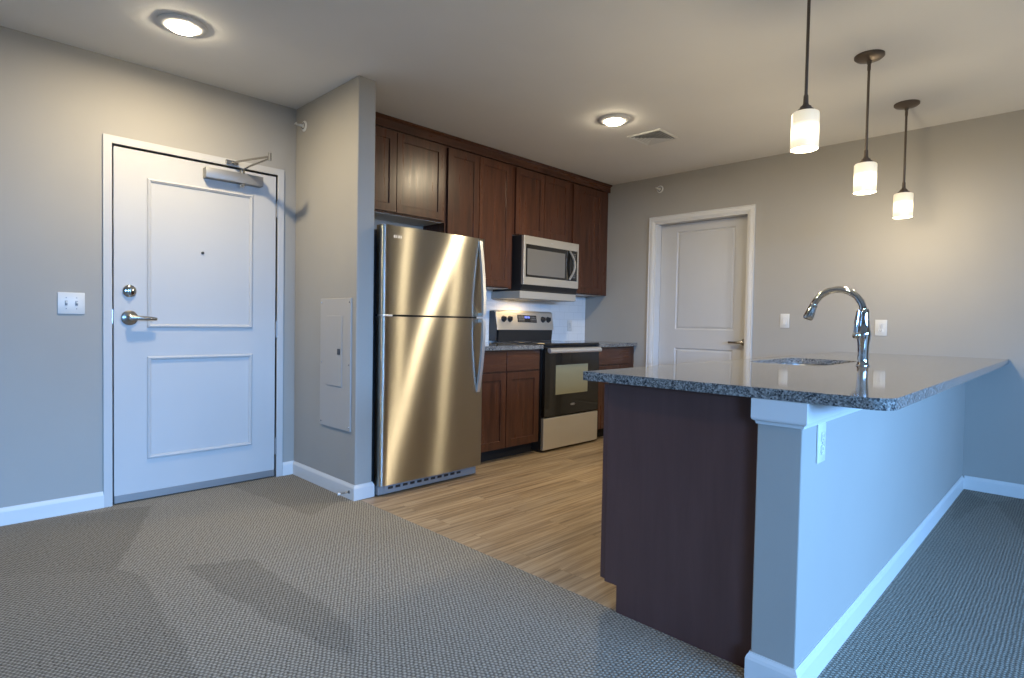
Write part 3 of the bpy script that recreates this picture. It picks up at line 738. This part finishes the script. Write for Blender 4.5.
# control backguard
MB(RG).prism([(3.800,.928),(3.790,1.06),(3.818,1.186),(3.834,1.202),(3.884,1.202),(3.884,.928)], lambda u,v,w: (w,u,v), 3.630, 3.6395).build('backguard_end', 'greyside', RG)
b = MB(RG); b.prism([(3.80,.926),(3.79,1.03),(3.885,1.03),(3.885,.926)], lambda u,v,w: (w,u,v), RX0+.015, RX1-.012); b.build('backguard_base', 'black', RG)
bgf = MB(RG).prism([(3.785,1.028),(3.812,1.192),(3.830,1.210),(3.886,1.210),(3.886,1.028)], lambda u,v,w: (w,u,v), 3.640, RX1+.006).build('backguard', 'steelh', RG, bevel=.004)
def guard(u, v):   # point on the sloped control face
    return (u, 3.785 + (v-1.028)*(.027/.164), v)
nrm = Vector((0, -.164, .027)).normalized()
MB(RG).prism([(3.915,1.102),(4.180,1.098),(4.180,1.166),(3.915,1.170)], lambda u,v,w: tuple(Vector(guard(u,v)) + nrm*w), -.002, .0015).build('control_panel', 'glass', bgf)
dg = MB(RG)
for q in (4.015, 4.032, 4.054, 4.071): dg.prism([(q,1.139),(q+.011,1.139),(q+.011,1.159),(q,1.159)], lambda u,v,w: tuple(Vector(guard(u,v)) + nrm*w), .0014, .0022)
dg.build('clock_digits', 'blue_led', bgf)
for x0_, x1_ in ((3.925, 4.005), (4.092, 4.168)):
    MB(RG).prism([(x0_,1.110),(x1_,1.110),(x1_,1.158),(x0_,1.158)], lambda u,v,w: tuple(Vector(guard(u,v)) + nrm*w), .0014, .0022).build('key_pad', 'keys', bgf)
for x_ in (3.732, 3.812, 4.272, 4.350):
    p = Vector(guard(x_, 1.130)); b = MB(RG); b.lathe([(.030,0),(.029,.004),(.022,.006),(.0205,.022),(.017,.026)], p, nrm, 22)
    kn = b.build('knob', 'black', bgf, smooth=True)
    b = MB(RG); q = p + nrm*.026; b.box(q.x-.004, q.y-.010, q.z-.018, q.x+.004, q.y+.002, q.z+.018, .0015); b.build('knob_grip', 'black', kn)
# oven door
b = MB(RG); b.box(RX0+.004, RY-.006, .300, RX1-.004, RY+.030, .893, .004); od = b.build('oven_door', 'glass', RG)
MB(RG).box(3.795, RY-.0075, .482, 4.245, RY-.0055, .738, .001).build('oven_window', 'ovenwin', od)
b = MB(RG); b.tube([(RX0+.012, RY-.045, .866), (RX1-.046, RY-.045, .866)], .0255, 16, (1.0, .75))
for x_ in (RX0+.055, RX1-.085): b.box(x_-.012, RY-.04, .860, x_+.012, RY-.004, .877)
b.build('oven_handle', 'handle', od, smooth=True)
b = MB(RG); b.tube([(4.035+.030*math.cos(a), RY-.0072, .385+.008*math.sin(a)) for a in [2*PI*i/20 for i in range(21)]], .0012, 6); b.box(4.02, RY-.0075, .382, 4.05, RY-.006, .388); b.build('emblem', 'handle', od)
b = MB(RG); b.box(RX0+.004, RY-.004, .018, RX1-.004, RY+.030, .288, .005); b.build('drawer', 'steelh', RG)
for x_ in (RX0+.06, RX1-.06):
    MB(RG).lathe([(.018,-.003),(.018,.014)], (x_, RY+.10, 0), n=12).build('foot', 'black', RG)

# ------------------------------------------------------------------ microwave
MX0, MX1, MY = 3.672, 4.448, 3.505
MW = thing('microwave', 'stainless over the range microwave with a curved handle under the short cabinet', 'microwave', (MX0, MY, 1.31))
b = MB(MW); b.box(MX0, MY+.03, 1.378, MX1, YK-.01, 1.866); b.build('case', 'black', MW)
b = MB(MW); b.box(MX0+.002, MY, 1.434, MX1-.002, MY+.03, 1.864, .004)
mf = b.build('front_frame', 'steelh', MW)
b = MB(MW); b.box(3.700, MY-.0025, 1.503, 4.418, MY+.002, 1.790, .001); b.build('door_glass', 'glass', mf)
b = MB(MW); b.box(3.716, MY-.0035, 1.522, 4.235, MY-.002, 1.752, .0005); b.build('window', 'mwwin', mf)
P = []
for i in range(21):
    t = i/20; P.append((4.300 + .030*math.sin(PI*t), MY-.006-.040*math.sin(PI*t), 1.512 + .268*t))
MB(MW).tube(P, [.013]*21, 12, (1.3, .8)).build('handle', 'handle', mf, smooth=True)
MB(MW).box(4.350, MY-.0032, 1.530, 4.396, MY-.002, 1.765).build('key_pad', 'keys', mf)
b = MB(MW); b.box(4.030, MY-.002, 1.822, 4.060, MY+.001, 1.830); b.build('emblem', 'handle', mf)
b = MB(MW); b.prism([(MY+.004,1.434),(MY+.040,1.378),(MY+.08,1.378),(MY+.08,1.434)], lambda u,v,w: (w,u,v), MX0+.002, MX1-.002); b.build('vent_lip', 'black', MW)
b = MB(MW); b.box(3.652, MY+.020, 1.312, MX1-.012, YK-.012, 1.377, .003); b.build('bottom_pan', 'hood', MW)
l = bpy.data.lights.new('task_lamp', 'AREA'); l.shape = 'RECTANGLE'; l.size = .30; l.size_y = .10; l.energy = P_TASK; l.color = (1,.72,.36)
o = bpy.data.objects.new('task_lamp', l); COL.objects.link(o); o.parent = MW; o.location = (.24, .215, -.004)
